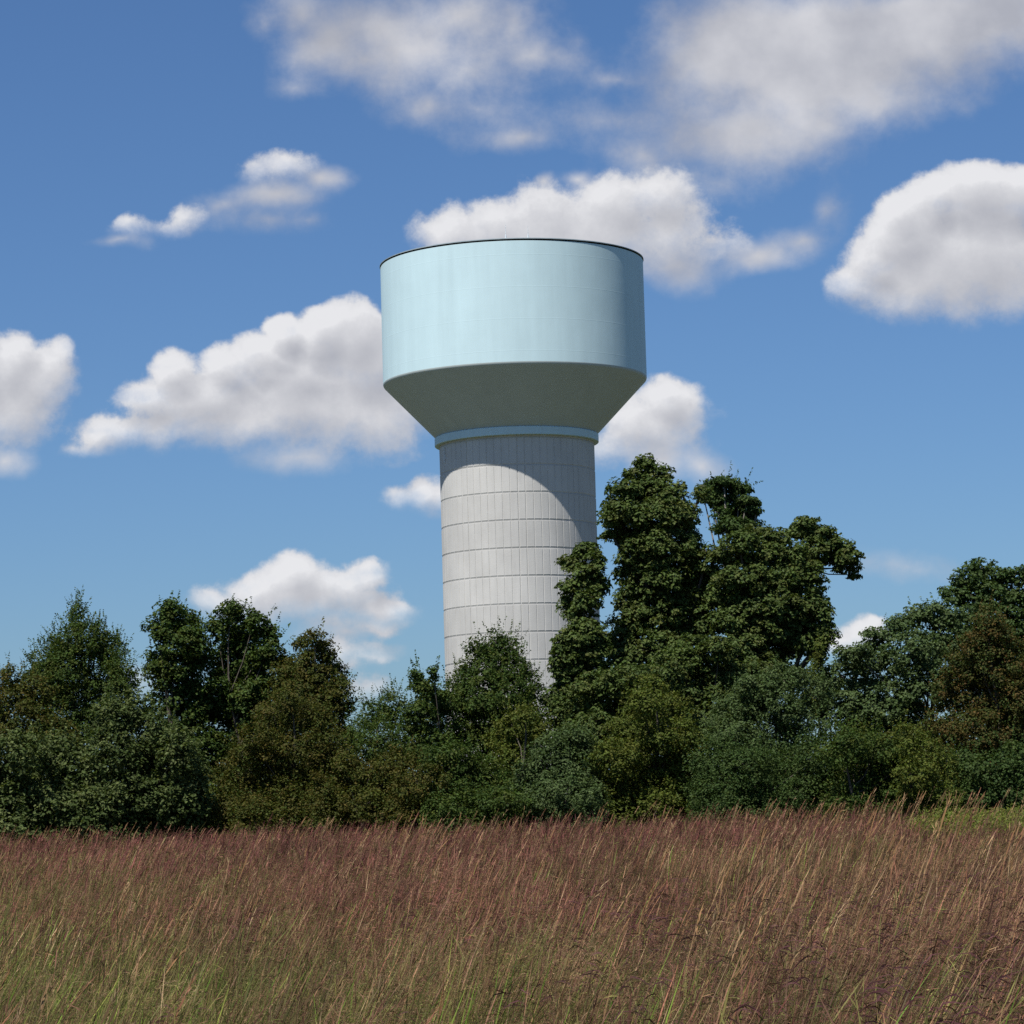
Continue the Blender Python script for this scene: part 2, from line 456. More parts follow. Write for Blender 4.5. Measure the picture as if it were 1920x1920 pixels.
# --- left group
plant('tree', 'small bushy olive tree at the left edge of the photo', 'tree', 91, [(15, 1275, 32, 35), (60, 1300, 48, 45), (10, 1345, 60, 60), (70, 1390, 75, 60), (-30, 1320, 50, 70), (20, 1450, 90, 70)], 'olive', sprig=0.5)
plant('tree', 'pointed feathery green tree rising highest at the far left', 'tree', 93,
      [(146, 1165, 16, 42), (148, 1205, 48, 38), (112, 1215, 30, 34), (185, 1205, 26, 38), (92, 1250, 44, 40), (212, 1232, 30, 40), (150, 1265, 80, 50), (222, 1275, 35, 45), (80, 1305, 60, 50), (165, 1335, 95, 60), (150, 1420, 120, 80)],
      'green', leaf=0.085, cr=0.22, sprig=1.6, dens=0.85, gap=0.12, trunk_r=0.12)
plant('tree', 'rounded broadleaf tree with a lumpy crown, left one of the twin trees', 'tree', 94,
      [(318, 1150, 34, 28), (345, 1165, 36, 30), (298, 1178, 30, 32), (335, 1205, 48, 38), (295, 1240, 28, 30), (370, 1220, 32, 50), (325, 1265, 52, 42), (380, 1290, 50, 45), (330, 1335, 66, 52), (350, 1420, 80, 70)],
      'green', leaf=0.115, cr=0.25, dens=1.05, gap=0.1, trunk_r=0.13)
plant('tree', 'open airy broadleaf tree with sky showing through, right one of the twin trees', 'tree', 95,
      [(432, 1148, 30, 26), (475, 1168, 32, 26), (408, 1180, 24, 28), (450, 1200, 44, 34), (510, 1188, 24, 26), (500, 1225, 34, 32), (425, 1250, 36, 40), (525, 1240, 26, 22), (470, 1275, 46, 40), (420, 1320, 60, 44), (490, 1340, 50, 50), (440, 1410, 80, 70), (455, 1240, 44, 40), (540, 1275, 34, 34), (470, 1310, 60, 44)],
      'green', leaf=0.115, cr=0.23, dens=1.1, gap=0.04, fill=0.25, per=30, trunk_r=0.09, tmin=0.3)
plant('tree', 'narrow cone shaped tree with a small knob at its top, left of the gap', 'tree', 93,
      [(592, 1198, 24, 22), (562, 1204, 22, 16), (602, 1222, 34, 24), (578, 1250, 44, 34), (616, 1262, 34, 34), (598, 1285, 50, 40), (540, 1270, 36, 36), (632, 1310, 34, 40), (530, 1340, 50, 50), (560, 1300, 36, 36), (605, 1330, 50, 46), (590, 1390, 78, 60), (600, 1460, 90, 70)],
      'olive', leaf=0.09, cr=0.22, dens=1.0, sprig=0.4, trunk_r=0.12)
plant('shrub', 'broad shrub with large pale spotted leaves at the lower left edge of the tree line', 'shrub', 86,
      [(30, 1420, 60, 50), (105, 1415, 60, 48), (150, 1455, 60, 50), (20, 1495, 70, 50), (90, 1510, 80, 50), (-30, 1450, 50, 60), (165, 1520, 60, 45)], 'pale', leaf=0.12, cr=0.26, per=24, parts=SH)
plant('shrub', 'tall loose shrub with pale glossy leaves standing before the twin trees', 'shrub', 87,
      [(205, 1350, 40, 40), (245, 1335, 36, 42), (290, 1375, 46, 42), (215, 1410, 60, 46), (285, 1440, 66, 50), (335, 1410, 40, 50), (240, 1490, 80, 50), (330, 1500, 70, 50), (365, 1450, 36, 45)], 'pale', leaf=0.115, cr=0.24, per=22, sprig=0.7, parts=SH)
plant('shrub', 'olive brown cone shaped bush right of the tall pale leaved shrub', 'shrub', 88,
      [(545, 1310, 26, 34), (515, 1350, 42, 40), (580, 1355, 46, 40), (480, 1400, 50, 42), (550, 1410, 70, 46), (620, 1410, 44, 44), (460, 1460, 58, 46), (530, 1480, 76, 46), (610, 1480, 66, 48), (440, 1520, 60, 36), (560, 1530, 80, 36)], 'olive', leaf=0.08, cr=0.24, sprig=0.9, parts=SH)
# --- gap and centre
plant('shrub', 'low bushy shrub with upright twigs filling the gap left of the shaft', 'shrub', 90,
      [(700, 1345, 34, 34), (735, 1330, 28, 40), (668, 1385, 30, 34), (715, 1395, 50, 40), (700, 1450, 60, 46), (760, 1400, 40, 45)], 'green', leaf=0.08, cr=0.22, sprig=1.5, parts=SH)
plant('sapling', 'thin sapling with a two headed sparse crown left of the shaft base', 'tree', 89,
      [(782, 1265, 13, 20), (812, 1262, 10, 18), (792, 1292, 26, 20), (815, 1320, 36, 30), (785, 1345, 34, 32), (800, 1400, 50, 44)], 'green', leaf=0.09, cr=0.17, sprig=0.7, gap=0.1, trunk_r=0.05)
plant('tree', 'bushy round topped tree standing before the foot of the concrete shaft', 'tree', 91,
      [(930, 1200, 24, 24), (905, 1218, 34, 28), (955, 1222, 36, 30), (925, 1255, 66, 38), (985, 1262, 24, 28), (868, 1275, 32, 30), (850, 1310, 42, 34), (925, 1305, 80, 44), (990, 1305, 34, 40), (870, 1355, 66, 48), (950, 1360, 70, 52), (900, 1420, 80, 60), (985, 1390, 50, 60)],
      'green', leaf=0.085, cr=0.23, sprig=0.8, trunk_r=0.13)
plant('shrub', 'dark olive shrub right of the cone shaped bush, below the gap', 'shrub', 87,
      [(690, 1465, 50, 42), (745, 1440, 50, 44), (790, 1475, 60, 44), (680, 1510, 60, 38), (760, 1515, 70, 38), (650, 1440, 30, 36)], 'olive', leaf=0.08, cr=0.23, sprig=0.5, parts=SH)
plant('shrub', 'low dark green bush under the round topped tree, touching the red grass', 'shrub', 86,
      [(840, 1425, 54, 40), (895, 1450, 56, 40), (850, 1480, 60, 40), (930, 1490, 60, 36), (860, 1515, 70, 32), (950, 1510, 60, 34)], 'green', leaf=0.085, cr=0.24, parts=SH)
plant('shrub', 'small light green bush with a pointed top right of the round topped tree', 'shrub', 88,
      [(960, 1360, 30, 28), (985, 1345, 24, 26), (945, 1390, 40, 30), (1010, 1375, 30, 30), (965, 1425, 50, 36)], 'lime', leaf=0.085, cr=0.22, sprig=1.1, parts=SH)
plant('shrub', 'rounded grey green shrub with silvery leaves in the middle of the tree line', 'shrub', 86,
      [(1070, 1385, 44, 30), (1030, 1410, 38, 34), (1100, 1415, 40, 36), (1050, 1445, 66, 44), (1000, 1455, 40, 40), (1060, 1500, 80, 44), (1110, 1475, 40, 44), (985, 1500, 44, 34)], 'silver', leaf=0.085, cr=0.22, parts=SH)
# --- vine covered tall trees
plant('vine_covered_tree', 'narrow vine draped trunk against the right side of the shaft', 'tree', 97,
      [(1098, 1030, 28, 20), (1072, 1052, 26, 20), (1118, 1048, 22, 22), (1095, 1080, 36, 26), (1070, 1098, 24, 18), (1118, 1095, 26, 28), (1095, 1185, 40, 30), (1080, 1130, 32, 24), (1098, 1125, 28, 26), (1078, 1150, 24, 14), (1100, 1168, 26, 30), (1075, 1200, 34, 26), (1110, 1215, 36, 34), (1060, 1240, 30, 36), (1095, 1270, 54, 40), (1070, 1320, 56, 48), (1100, 1380, 60, 60)],
      'vine', leaf=0.13, cr=0.24, flat=0.5, droop=0.5, mat=M_VINE, trunk_r=0.13, dens=1.5, fill=0.35, group='vine covered trees')
plant('vine_covered_tree', 'tallest vine covered tree with a lumpy domed crown right of the tower', 'tree', 99,
      [(1212, 868, 28, 20), (1196, 888, 30, 20), (1235, 890, 30, 24), (1170, 915, 34, 26), (1215, 920, 46, 34), (1262, 925, 34, 32), (1150, 945, 26, 18), (1185, 960, 56, 30), (1250, 965, 54, 40), (1150, 975, 26, 16), (1190, 1000, 50, 30), (1145, 1000, 24, 14), (1285, 970, 28, 40), (1240, 1020, 66, 40), (1195, 1040, 40, 34), (1290, 1030, 26, 50), (1185, 1075, 34, 34), (1240, 1085, 66, 46), (1190, 1120, 40, 34), (1290, 1100, 36, 50), (1325, 1045, 30, 30), (1330, 1100, 36, 34), (1325, 1160, 40, 40), (1315, 920, 22, 20), (1235, 1150, 70, 46), (1180, 1165, 40, 30), (1285, 1165, 44, 50), (1165, 1205, 44, 30), (1225, 1220, 76, 46), (1180, 1265, 60, 46), (1260, 1280, 70, 50), (1220, 1350, 90, 60)],
      'vine', leaf=0.13, cr=0.26, flat=0.5, droop=0.55, mat=M_VINE, trunk_r=0.28, dens=1.15, group='vine covered trees')
plant('tree', 'small flat topped tree with bare limbs behind the vine covered crowns', 'tree', 104,
      [(1358, 902, 34, 14), (1385, 915, 26, 16), (1330, 912, 20, 11), (1345, 930, 36, 18), (1400, 940, 26, 16), (1418, 955, 20, 14), (1385, 965, 34, 16), (1318, 925, 14, 10), (1350, 962, 20, 14), (1345, 990, 16, 14), (1400, 985, 30, 18), (1362, 945, 38, 20), (1375, 985, 40, 18)],
      'dark', leaf=0.12, cr=0.22, flat=0.55, dens=1.0, trunk_r=0.17, bark=M_PALEBARK, trunk_px=1350, gap=0.05, fill=.3)
plant('vine_covered_tree', 'wide vine covered tree with a drooping skirt, right of the tallest one', 'tree', 98,
      [(1420, 1000, 34, 22), (1385, 1015, 36, 22), (1455, 1008, 28, 22), (1360, 1040, 34, 24), (1425, 1040, 56, 30), (1480, 1035, 34, 30), (1345, 1075, 32, 20), (1395, 1080, 56, 30), (1460, 1080, 60, 34), (1330, 1105, 30, 14), (1375, 1120, 54, 26), (1520, 1085, 30, 40), (1440, 1130, 70, 40), (1505, 1135, 44, 40), (1375, 1160, 46, 30), (1430, 1180, 60, 36), (1495, 1185, 56, 34), (1542, 1150, 20, 40), (1550, 1190, 22, 26), (1390, 1210, 50, 30), (1460, 1220, 40, 26), (1530, 1222, 22, 26), (1400, 1260, 70, 40), (1470, 1262, 40, 26), (1520, 1200, 40, 26)],
      'vine', leaf=0.13, cr=0.25, flat=0.5, droop=0.55, mat=M_VINE, trunk_r=0.24, dens=1.15, group='vine covered trees', trunk_px=1430, tmin=0.4)
plant('vine_covered_tree', 'leaning vine covered limb tree arching out to the right over open sky', 'tree', 100,
      [(1512, 978, 26, 16), (1500, 995, 32, 18), (1540, 1000, 32, 20), (1565, 1020, 34, 20), (1520, 1030, 36, 26), (1590, 1040, 26, 18), (1600, 1060, 18, 16), (1602, 1078, 11, 9), (1560, 1048, 26, 16), (1575, 1065, 14, 10), (1510, 1065, 26, 30)],
      'vine', leaf=0.13, cr=0.22, flat=0.5, droop=0.5, mat=M_VINE, trunk_r=0.15, group='vine covered trees', trunk_px=1475, dens=1.1, tmin=0.86)
# --- vine mounds and shrubs beneath them
plant('vine_mound', 'heap of vine leaves over a bush below the narrow draped trunk', 'shrub', 90,
      [(1120, 1290, 56, 36), (1090, 1320, 50, 36), (1180, 1275, 50, 34), (1150, 1325, 66, 40), (1110, 1365, 56, 40), (1240, 1262, 44, 30), (1170, 1380, 60, 40)], 'vine', leaf=0.115, cr=0.24, flat=0.55, droop=0.3, mat=M_VINE, parts=SH, group='vine mounds')
plant('vine_mound', 'high heap of vine leaves at the foot of the tallest tree', 'shrub', 92,
      [(1300, 1215, 46, 30), (1350, 1215, 40, 30), (1270, 1240, 50, 34), (1330, 1255, 60, 36), (1400, 1262, 50, 32), (1290, 1300, 60, 40), (1370, 1310, 66, 40), (1340, 1360, 70, 44)], 'vine', leaf=0.115, cr=0.24, flat=0.55, droop=0.3, mat=M_VINE, parts=SH, group='vine mounds')
plant('shrub', 'yellow green conical bush in front of the vine heaps', 'shrub', 87,
      [(1225, 1285, 30, 26), (1205, 1320, 44, 34), (1255, 1325, 40, 34), (1190, 1370, 54, 40), (1260, 1380, 56, 40), (1160, 1425, 56, 44), (1225, 1430, 66, 46), (1290, 1440, 50, 44), (1180, 1485, 70, 40), (1260, 1490, 66, 40)], 'lime', leaf=0.09, cr=0.24, sprig=0.5, parts=SH)
plant('shrub', 'grey green shrub sloping below the wide vine covered tree', 'shrub', 89,
      [(1420, 1290, 46, 32), (1470, 1275, 44, 32), (1390, 1330, 56, 38), (1450, 1330, 60, 40), (1520, 1300, 46, 40), (1370, 1380, 60, 42), (1430, 1390, 66, 44), (1500, 1370, 54, 44)], 'silver', leaf=0.085, cr=0.23, sprig=0.6, parts=SH)
plant('shrub', 'dark twiggy thicket low at the grass edge below the grey green shrub', 'shrub', 86,
      [(1340, 1430, 56, 42), (1400, 1440, 60, 42), (1460, 1445, 60, 46), (1520, 1430, 50, 50), (1350, 1485, 66, 40), (1430, 1490, 70, 40), (1510, 1490, 66, 40)], 'dark', leaf=0.075, cr=0.24, sprig=0.9, parts=SH)
plant('sapling', 'slim yellow green sapling poking up in the small sky gap under the leaning tree', 'tree', 92,
      [(1536, 1225, 9, 24), (1530, 1262, 18, 22), (1548, 1285, 26, 26), (1530, 1320, 34, 34)], 'lime', leaf=0.08, cr=0.15, sprig=0.6, trunk_r=0.04)
# --- right hill of trees
plant('tree', 'grey green tree whose crown slopes down to the left, right of the sky gap', 'tree', 92,
      [(1600, 1225, 36, 26), (1640, 1200, 36, 28), (1690, 1180, 36, 32), (1722, 1155, 34, 26), (1580, 1270, 46, 34), (1640, 1250, 56, 40), (1710, 1225, 60, 44), (1770, 1150, 40, 30), (1770, 1200, 50, 44), (1590, 1330, 60, 44), (1660, 1320, 70, 50), (1740, 1290, 60, 50), (1630, 1390, 70, 50), (1710, 1380, 60, 50)],
      'silver', leaf=0.11, cr=0.25, flat=0.5, mat=M_VINE, trunk_r=0.14, sprig=0.3)
plant('tree', 'tall green tree at the upper right with a rounded crown cut by the photo edge', 'tree', 95,
      [(1842, 1065, 32, 24), (1815, 1085, 34, 24), (1870, 1085, 34, 26), (1905, 1075, 30, 24), (1800, 1115, 40, 28), (1850, 1120, 54, 34), (1915, 1115, 40, 34), (1950, 1090, 40, 34), (1830, 1165, 60, 40), (1900, 1170, 56, 44), (1960, 1160, 50, 54), (1860, 1230, 80, 60), (1940, 1240, 60, 60), (1900, 1320, 80, 70)],
      'dark', leaf=0.12, cr=0.26, flat=0.5, mat=M_VINE, trunk_r=0.2)
plant('tree', 'rusty orange tinged tree of early autumn leaves near the right edge', 'tree', 88,
      [(1852, 1170, 30, 34), (1835, 1210, 40, 36), (1875, 1205, 34, 40), (1805, 1250, 40, 36), (1860, 1255, 56, 42), (1910, 1245, 36, 44), (1790, 1300, 46, 40), (1850, 1310, 66, 44), (1915, 1310, 46, 50), (1780, 1360, 50, 44), (1850, 1370, 70, 46), (1920, 1370, 50, 50), (1820, 1430, 70, 44), (1880, 1430, 70, 50), (1840, 1480, 70, 40, -1.2)],
      'rust', leaf=0.085, cr=0.23, sprig=0.8, trunk_r=0.11)
plant('shrub', 'mid green bush low in front of the sloping crown', 'shrub', 85,
      [(1580, 1400, 50, 44), (1640, 1410, 56, 40), (1600, 1450, 60, 42), (1670, 1450, 56, 44), (1560, 1490, 50, 38), (1630, 1495, 66, 36), (1700, 1420, 44, 40), (1712, 1470, 44, 40)], 'green', leaf=0.085, cr=0.24, sprig=0.7, parts=SH)
plant('shrub', 'yellowish bush with spindly tips between the mid green and the shady bush', 'shrub', 84.5,
      [(1700, 1390, 30, 34), (1735, 1410, 36, 36), (1720, 1455, 46, 40), (1770, 1450, 40, 40), (1740, 1495, 56, 30)], 'lime', leaf=0.08, cr=0.22, sprig=0.9, parts=SH)
plant('shrub', 'shady dark bush in the lower right corner of the tree line', 'shrub', 85.5,
      [(1800, 1440, 44, 40), (1850, 1450, 56, 44), (1910, 1440, 54, 50), (1820, 1490, 60, 34), (1890, 1495, 66, 36), (1950, 1480, 50, 50)], 'dark', leaf=0.095, cr=0.25, sprig=0.5, parts=SH)
print('LEAVES', NLEAF[0])

# ------------------------------------------------------------------ grass
class Ribbons:
    def __init__(s): s.v = []; s.f = []; s.c = []; s.n = 0
    def add(s, P, W, side, C):
        """P (n,k,3) centre lines, W (n,k) or (k,) widths, side (n,3), C (n,k,3) or (n,3)"""
        n, k, _ = P.shape
        W = np.broadcast_to(W, (n, k))
        off = side[:, None] * (W[..., None] * 0.5)
        v = np.stack([P - off, P + off], 2).reshape(-1, 3)
        b = (np.arange(n) * 2 * k)[:, None] + (np.arange(k - 1) * 2)[None]
        b = b.ravel() + s.n
        s.f.append(np.stack([b, b + 1, b + 3, b + 2], 1))
        if C.ndim == 2: C = np.broadcast_to(C[:, None], (n, k, 3))
        s.c.append(np.repeat(C.reshape(-1, 3), 2, 0)); s.v.append(v); s.n += len(v)
    def build(s, name, mat):
        return mesh_obj(name, np.concatenate(s.v), np.concatenate(s.f), mat, None, col=np.concatenate(s.c))

def vnoise(x, y, sc, seed):
    r = np.random.default_rng(seed); G = r.random((64, 64))
    u = x * sc + 20.3; v = y * sc + 11.7
    i = np.floor(u).astype(int); j = np.floor(v).astype(int); fu = u - i; fv = v - j
    fu = fu * fu * (3 - 2 * fu); fv = fv * fv * (3 - 2 * fv)
    g = lambda a, b: G[a % 64, b % 64]
    return (g(i, j) * (1 - fu) + g(i + 1, j) * fu) * (1 - fv) + (g(i, j + 1) * (1 - fu) + g(i + 1, j + 1) * fu) * fv

def field(y0, y1, dens, margin=1.5):
    n = int(dens * 0.19 * 2 * (y1 ** 2 - y0 ** 2) / 2 + dens * 2 * margin * (y1 - y0))
    y = np.sqrt(rng.uniform(y0 ** 2, y1 ** 2, n)); x = rng.uniform(-1, 1, n) * (0.19 * y + margin)
    return x, y

PINK = np.array([(0.23, 0.080, 0.068), (0.18, 0.058, 0.055), (0.28, 0.125, 0.10), (0.13, 0.040, 0.042)])
TAN = np.array([(0.34, 0.23, 0.11), (0.28, 0.18, 0.085), (0.42, 0.31, 0.17), (0.30, 0.17, 0.10)])
GRN = np.array([(0.10, 0.155, 0.026), (0.13, 0.175, 0.034), (0.075, 0.12, 0.022), (0.19, 0.20, 0.05)])

PINK = PINK * np.array([0.92, 0.80, 0.82]); TAN = TAN * np.array([0.82, 0.77, 0.76]); GRN = GRN * np.array([1.05, 1.12, 0.85])
def pick(pal, n): return pal[rng.integers(0, len(pal), n)] * rng.uniform(0.75, 1.25, (n, 1))

def hside(n):
    a = rng.uniform(0, 2 * math.pi, n)
    return np.stack([np.cos(a), np.sin(a) * 0.5, np.zeros(n)], 1)

def curve(x, y, z0, h, lean_x, lean_y, k, pw=2.0):
    t = np.linspace(0, 1, k)[None]
    P = np.empty((len(x), k, 3))
    P[..., 0] = x[:, None] + lean_x[:, None] * t ** pw
    P[..., 1] = y[:, None] + lean_y[:, None] * t ** pw
    P[..., 2] = z0[:, None] + h[:, None] * t
    return P

def grass_zone(R, y0, y1, tdens, lod, per):
    tx, ty = field(y0, y1, tdens)
    nt_ = len(tx)
    clump = vnoise(tx, ty, 0.8, 3); big = vnoise(tx, ty, 0.14, 4)
    u = tx / ty
    tg = np.clip(1.22 - (ty - 11) / 21 * 0.55 - u * 2.4 + (big - 0.5) * 1.2, 0.14, 0.96)
    tred = np.clip(0.56 + (ty - 14) / 36 * 0.5 - np.clip(u, 0, 1) * 1.0 + (vnoise(tx, ty, 0.10, 17) - 0.5) * 1.2, 0.08, 0.95)
    th = 0.80 + 0.26 * clump + 0.12 * big + rng.normal(0, 0.12, nt_)
    th *= 1 + 0.12 * sstep(0.0, 0.16, u)
    th *= 1 - 0.28 * sstep(0.118, 0.140, u) * sstep(56, 64, ty)
    tl = rng.normal(0.19, 0.13, nt_) + 0.14 * (clump - 0.4); tly = rng.normal(0, 0.08, nt_)
    ttone = rng.uniform(0.36, 1.28, nt_) * (0.75 + 0.5 * vnoise(tx, ty, 0.5, 41))
    cnt = rng.integers(int(per * 0.6), int(per * 1.4) + 1, nt_)
    T = np.repeat(np.arange(nt_), cnt); n = len(T)
    a = rng.uniform(0, 2 * math.pi, n); rr = np.abs(rng.normal(0, 0.075 if lod < 2 else 0.12, n))
    x = tx[T] + rr * np.cos(a); y = ty[T] + rr * np.sin(a)
    z0 = ground_z(x, y)
    greenness = tg[T]; tone = ttone[T][:, None]
    fw = 1.0 if lod == 0 else (1.5 if lod == 1 else 2.5)     # fewer, slightly stouter stems with distance
    h = np.clip(th[T] * rng.uniform(0.72, 1.08, n), 0.3, 1.65)
    lx = h * (tl[T] + rng.normal(0, 0.07, n)) + rr * np.cos(a) * 1.6
    ly = h * (tly[T] + rng.normal(0, 0.07, n)) + rr * np.sin(a) * 1.6
    k = 5 if lod == 0 else 3
    P = curve(x, y, z0, h, lx, ly, k)
    t = np.linspace(0, 1, k)[None, :, None]
    gcol = pick(GRN, n) * tone; tcol = pick(TAN, n) * tone; pk = pick(PINK, n) * tone
    isg = rng.random(n) < greenness
    base = np.where(isg[:, None], gcol, tcol * 0.85)
    red = np.clip(tred[T] + rng.normal(0, 0.18, n), 0, 1)[:, None]
    topc = np.where((isg & (rng.random(n) < 0.6))[:, None], gcol * 0.6 + tcol * 0.4, pk * red + tcol * (1 - red))
    C = base[:, None] * (1 - t) + (topc * 0.5 + tcol * 0.5)[:, None] * t
    R.add(P, np.linspace(0.0040, 0.0018, k)[None] * fw, hside(n), C)
    # leaf blades
    nb = 3 if lod == 0 else 2
    for b in range(nb):
        m = rng.random(n) < (0.9 if lod < 2 else 0.7)
        q = int(m.sum())
        hb = h[m] * rng.uniform(0.40, 0.88, q)
        aa = rng.uniform(0, 2 * math.pi, q); sp = rng.uniform(0.04, 0.26, q)
        Pb = curve(x[m] + rng.normal(0, .02, q), y[m], z0[m], hb, sp * np.cos(aa) + 0.16 * hb, sp * np.sin(aa) * 0.7, 4 if lod == 0 else 3, 1.7)
        Pb[:, -1, 2] -= rng.uniform(0, 0.10, q)
        w = (np.array([0.004, 0.0062, 0.0045, 0.001]) if lod == 0 else np.array([0.0045, 0.006, 0.001])) * fw
        gg = (rng.random(q) < greenness[m] + 0.12)[:, None]
        R.add(Pb, w[None], hside(q), np.where(gg, pick(GRN, q), pick(TAN, q) * 0.8) * tone[m])
    tip = P[:, -1]; d = unit(P[:, -1] - P[:, -2])
    kind = rng.random(n)
    # slim racemes pressed along the upper stem
    ids = np.nonzero(kind < 0.22)[0]; q = len(ids); hl = rng.uniform(0.12, 0.30, q)
    tt = np.linspace(-1, 0.3, 4)
    ext = tip[ids][:, None] + d[ids][:, None] * (hl[:, None, None] * tt[None, :, None])
    R.add(ext, np.array([0.003, 0.0085, 0.0075, 0.001])[None] * (1 if lod == 0 else fw * 0.85), hside(q), topc[ids])
    for b in range(3 if lod == 0 else 1):
        s = rng.uniform(-0.9, 0.1, q); o = tip[ids] + d[ids] * (hl * s)[:, None]
        e = o + unit(d[ids] + rng.normal(size=(q, 3)) * 0.32) * rng.uniform(0.04, 0.10, q)[:, None]
        R.add(np.stack([o, (o + e) / 2, e], 1), np.array([[0.002, 0.005, 0.001]]) * fw, unit(rng.normal(size=(q, 3))), topc[ids] * rng.uniform(0.7, 1.3, (q, 1)))
    # open panicle heads with fine side branches
    pan = (kind > 0.22) & (rng.random(n) < np.clip(1.15 - greenness * 0.85, 0.25, 0.95)); ids = np.nonzero(pan)[0]; q = len(ids)
    hl = rng.uniform(0.18, 0.36, q)
    dark = (vnoise(x[ids], y[ids], 0.7, 23) + 1.2 * np.clip(x[ids] / y[ids], -0.1, 0.12) > 0.60) & (rng.random(q) < 0.6)
    hc = topc[ids] * np.where(dark, 0.30, 1.0)[:, None]
    ext = tip[ids][:, None] + d[ids][:, None] * (hl[:, None, None] * np.linspace(-1, 0.25, 3)[None, :, None])
    R.add(ext, np.array([0.003, 0.0025, 0.001])[None] * fw, hside(q), hc)
    for b in range(10 if lod == 0 else (6 if lod == 1 else 5)):
        s = rng.uniform(-1, 0.2, q)
        o = tip[ids] + d[ids] * (hl * s)[:, None]
        aa = rng.uniform(0, 2 * math.pi, q)
        br = rng.uniform(0.05, 0.15, q) * (1.15 - 0.5 * (s + 1))
        dirn = unit(np.stack([np.cos(aa) * 0.9 + 0.35, np.sin(aa) * 0.8, rng.uniform(-0.35, 0.9, q)], 1))
        p1 = o + dirn * br[:, None] * 0.55
        p2 = o + dirn * br[:, None] + np.array([0.01, 0, -1]) * (br * rng.uniform(0.0, 0.3, q))[:, None]
        wd = rng.uniform(0.0016, 0.0036, q)[:, None] * np.array([[0.5, 1.0, 0.6]]) * fw
        cc_ = hc * rng.uniform(0.65, 1.3, (q, 1))
        R.add(np.stack([o, p1, p2], 1), wd, unit(rng.normal(size=(q, 3))), cc_)
        if lod < 2:     # spikelets hanging at the branch ends
            e2 = p2 + unit(dirn + np.array([0.2, 0, -0.5]) + rng.normal(size=(q, 3)) * 0.3) * rng.uniform(0.012, 0.022, q)[:, None]
            R.add(np.stack([p2, (p2 + e2) / 2, e2], 1), np.array([[0.001, 0.0055, 0.001]]) * fw, unit(rng.normal(size=(q, 3))), cc_ * 1.05)

R = Ribbons()
grass_zone(R, 8.5, 24, 10.5, 0, 17)
grass_zone(R, 24, 48, 7.0, 1, 14)
grass_zone(R, 48, 87, 4.6, 2, 9)
print('grass verts', R.n)
tag(R.build('tall_grass', M_GRASS), 'tall wild meadow grass with reddish seed heads filling the foreground', 'grass', kind='stuff')

# tan plume stalks standing over the meadow, all blown to the right
R = Ribbons()
x, y = field(10, 80, 1.1)
c = vnoise(x, y, 0.35, 8); keep = (c > 0.42) | (rng.random(len(x)) < 0.25)
x, y = x[keep], y[keep]; n = len(x)
u = x / y
z0 = ground_z(x, y)
h = rng.uniform(1.05, 1.5, n) * (1 + 0.15 * np.clip(u / 0.17, -0.6, 1))
# one tall tuft that stands out at the right, one left of centre
for (px, Y, cnt, hh) in ((1640, 22, 11, 2.0), (1560, 26, 8, 1.9), (1320, 27, 9, 1.98), (1285, 19, 7, 1.6), (390, 30, 10, 1.6), (740, 48, 16, 1.65), (1660, 20, 4, 2.0), (1440, 34, 9, 2.0), (1800, 24, 8, 1.8), (190, 22, 9, 1.3), (1360, 30, 6, 2.05), (1490, 29, 7, 2.05), (1250, 26, 5, 1.8), (1880, 22, 7, 1.8)):
    q = at(px, 1600, Y)[0]
    x = np.append(x, q + rng.normal(0, 0.0035 * Y, cnt)); y = np.append(y, Y + rng.normal(0, 0.4, cnt))
    h = np.append(h, hh * rng.uniform(0.86, 1.03, cnt))
n = len(x); z0 = ground_z(x, y)
fw = 1 + 0.022 * y
P = curve(x, y, z0, h, h * rng.normal(0.34, 0.10, n), h * rng.normal(0, 0.08, n), 6, 1.7)
tc_ = pick(TAN, n)
R.add(P, (np.linspace(0.0045, 0.0022, 6)[None] * fw[:, None]), hside(n), tc_ * 0.85)
d = unit(P[:, -1] - P[:, -2]); hl = rng.uniform(0.14, 0.28, n)
tt = np.linspace(-0.8, 0.5, 5)
pl = P[:, -1][:, None] + d[:, None] * (hl[:, None, None] * tt[None, :, None]); pl[:, :, 0] += 0.02 * (tt ** 2)[None]
R.add(pl, np.array([0.002, 0.008, 0.0105, 0.007, 0.001])[None] * fw[:, None] ** 0.6, hside(n), tc_ * np.array([1.15, 0.98, 0.92]))
for b in range(12):
    s = rng.uniform(-0.9, 0.4, n); o = P[:, -1] + d * (hl * s)[:, None]
    e = o + unit(d + rng.normal(size=(n, 3)) * 0.28) * rng.uniform(0.03, 0.07, n)[:, None]
    R.add(np.stack([o, (o + e) / 2, e], 1), np.array([0.002, 0.006, 0.001])[None] * fw[:, None] ** 0.6, unit(rng.normal(size=(n, 3))), tc_ * rng.uniform(0.8, 1.25, (n, 1)))
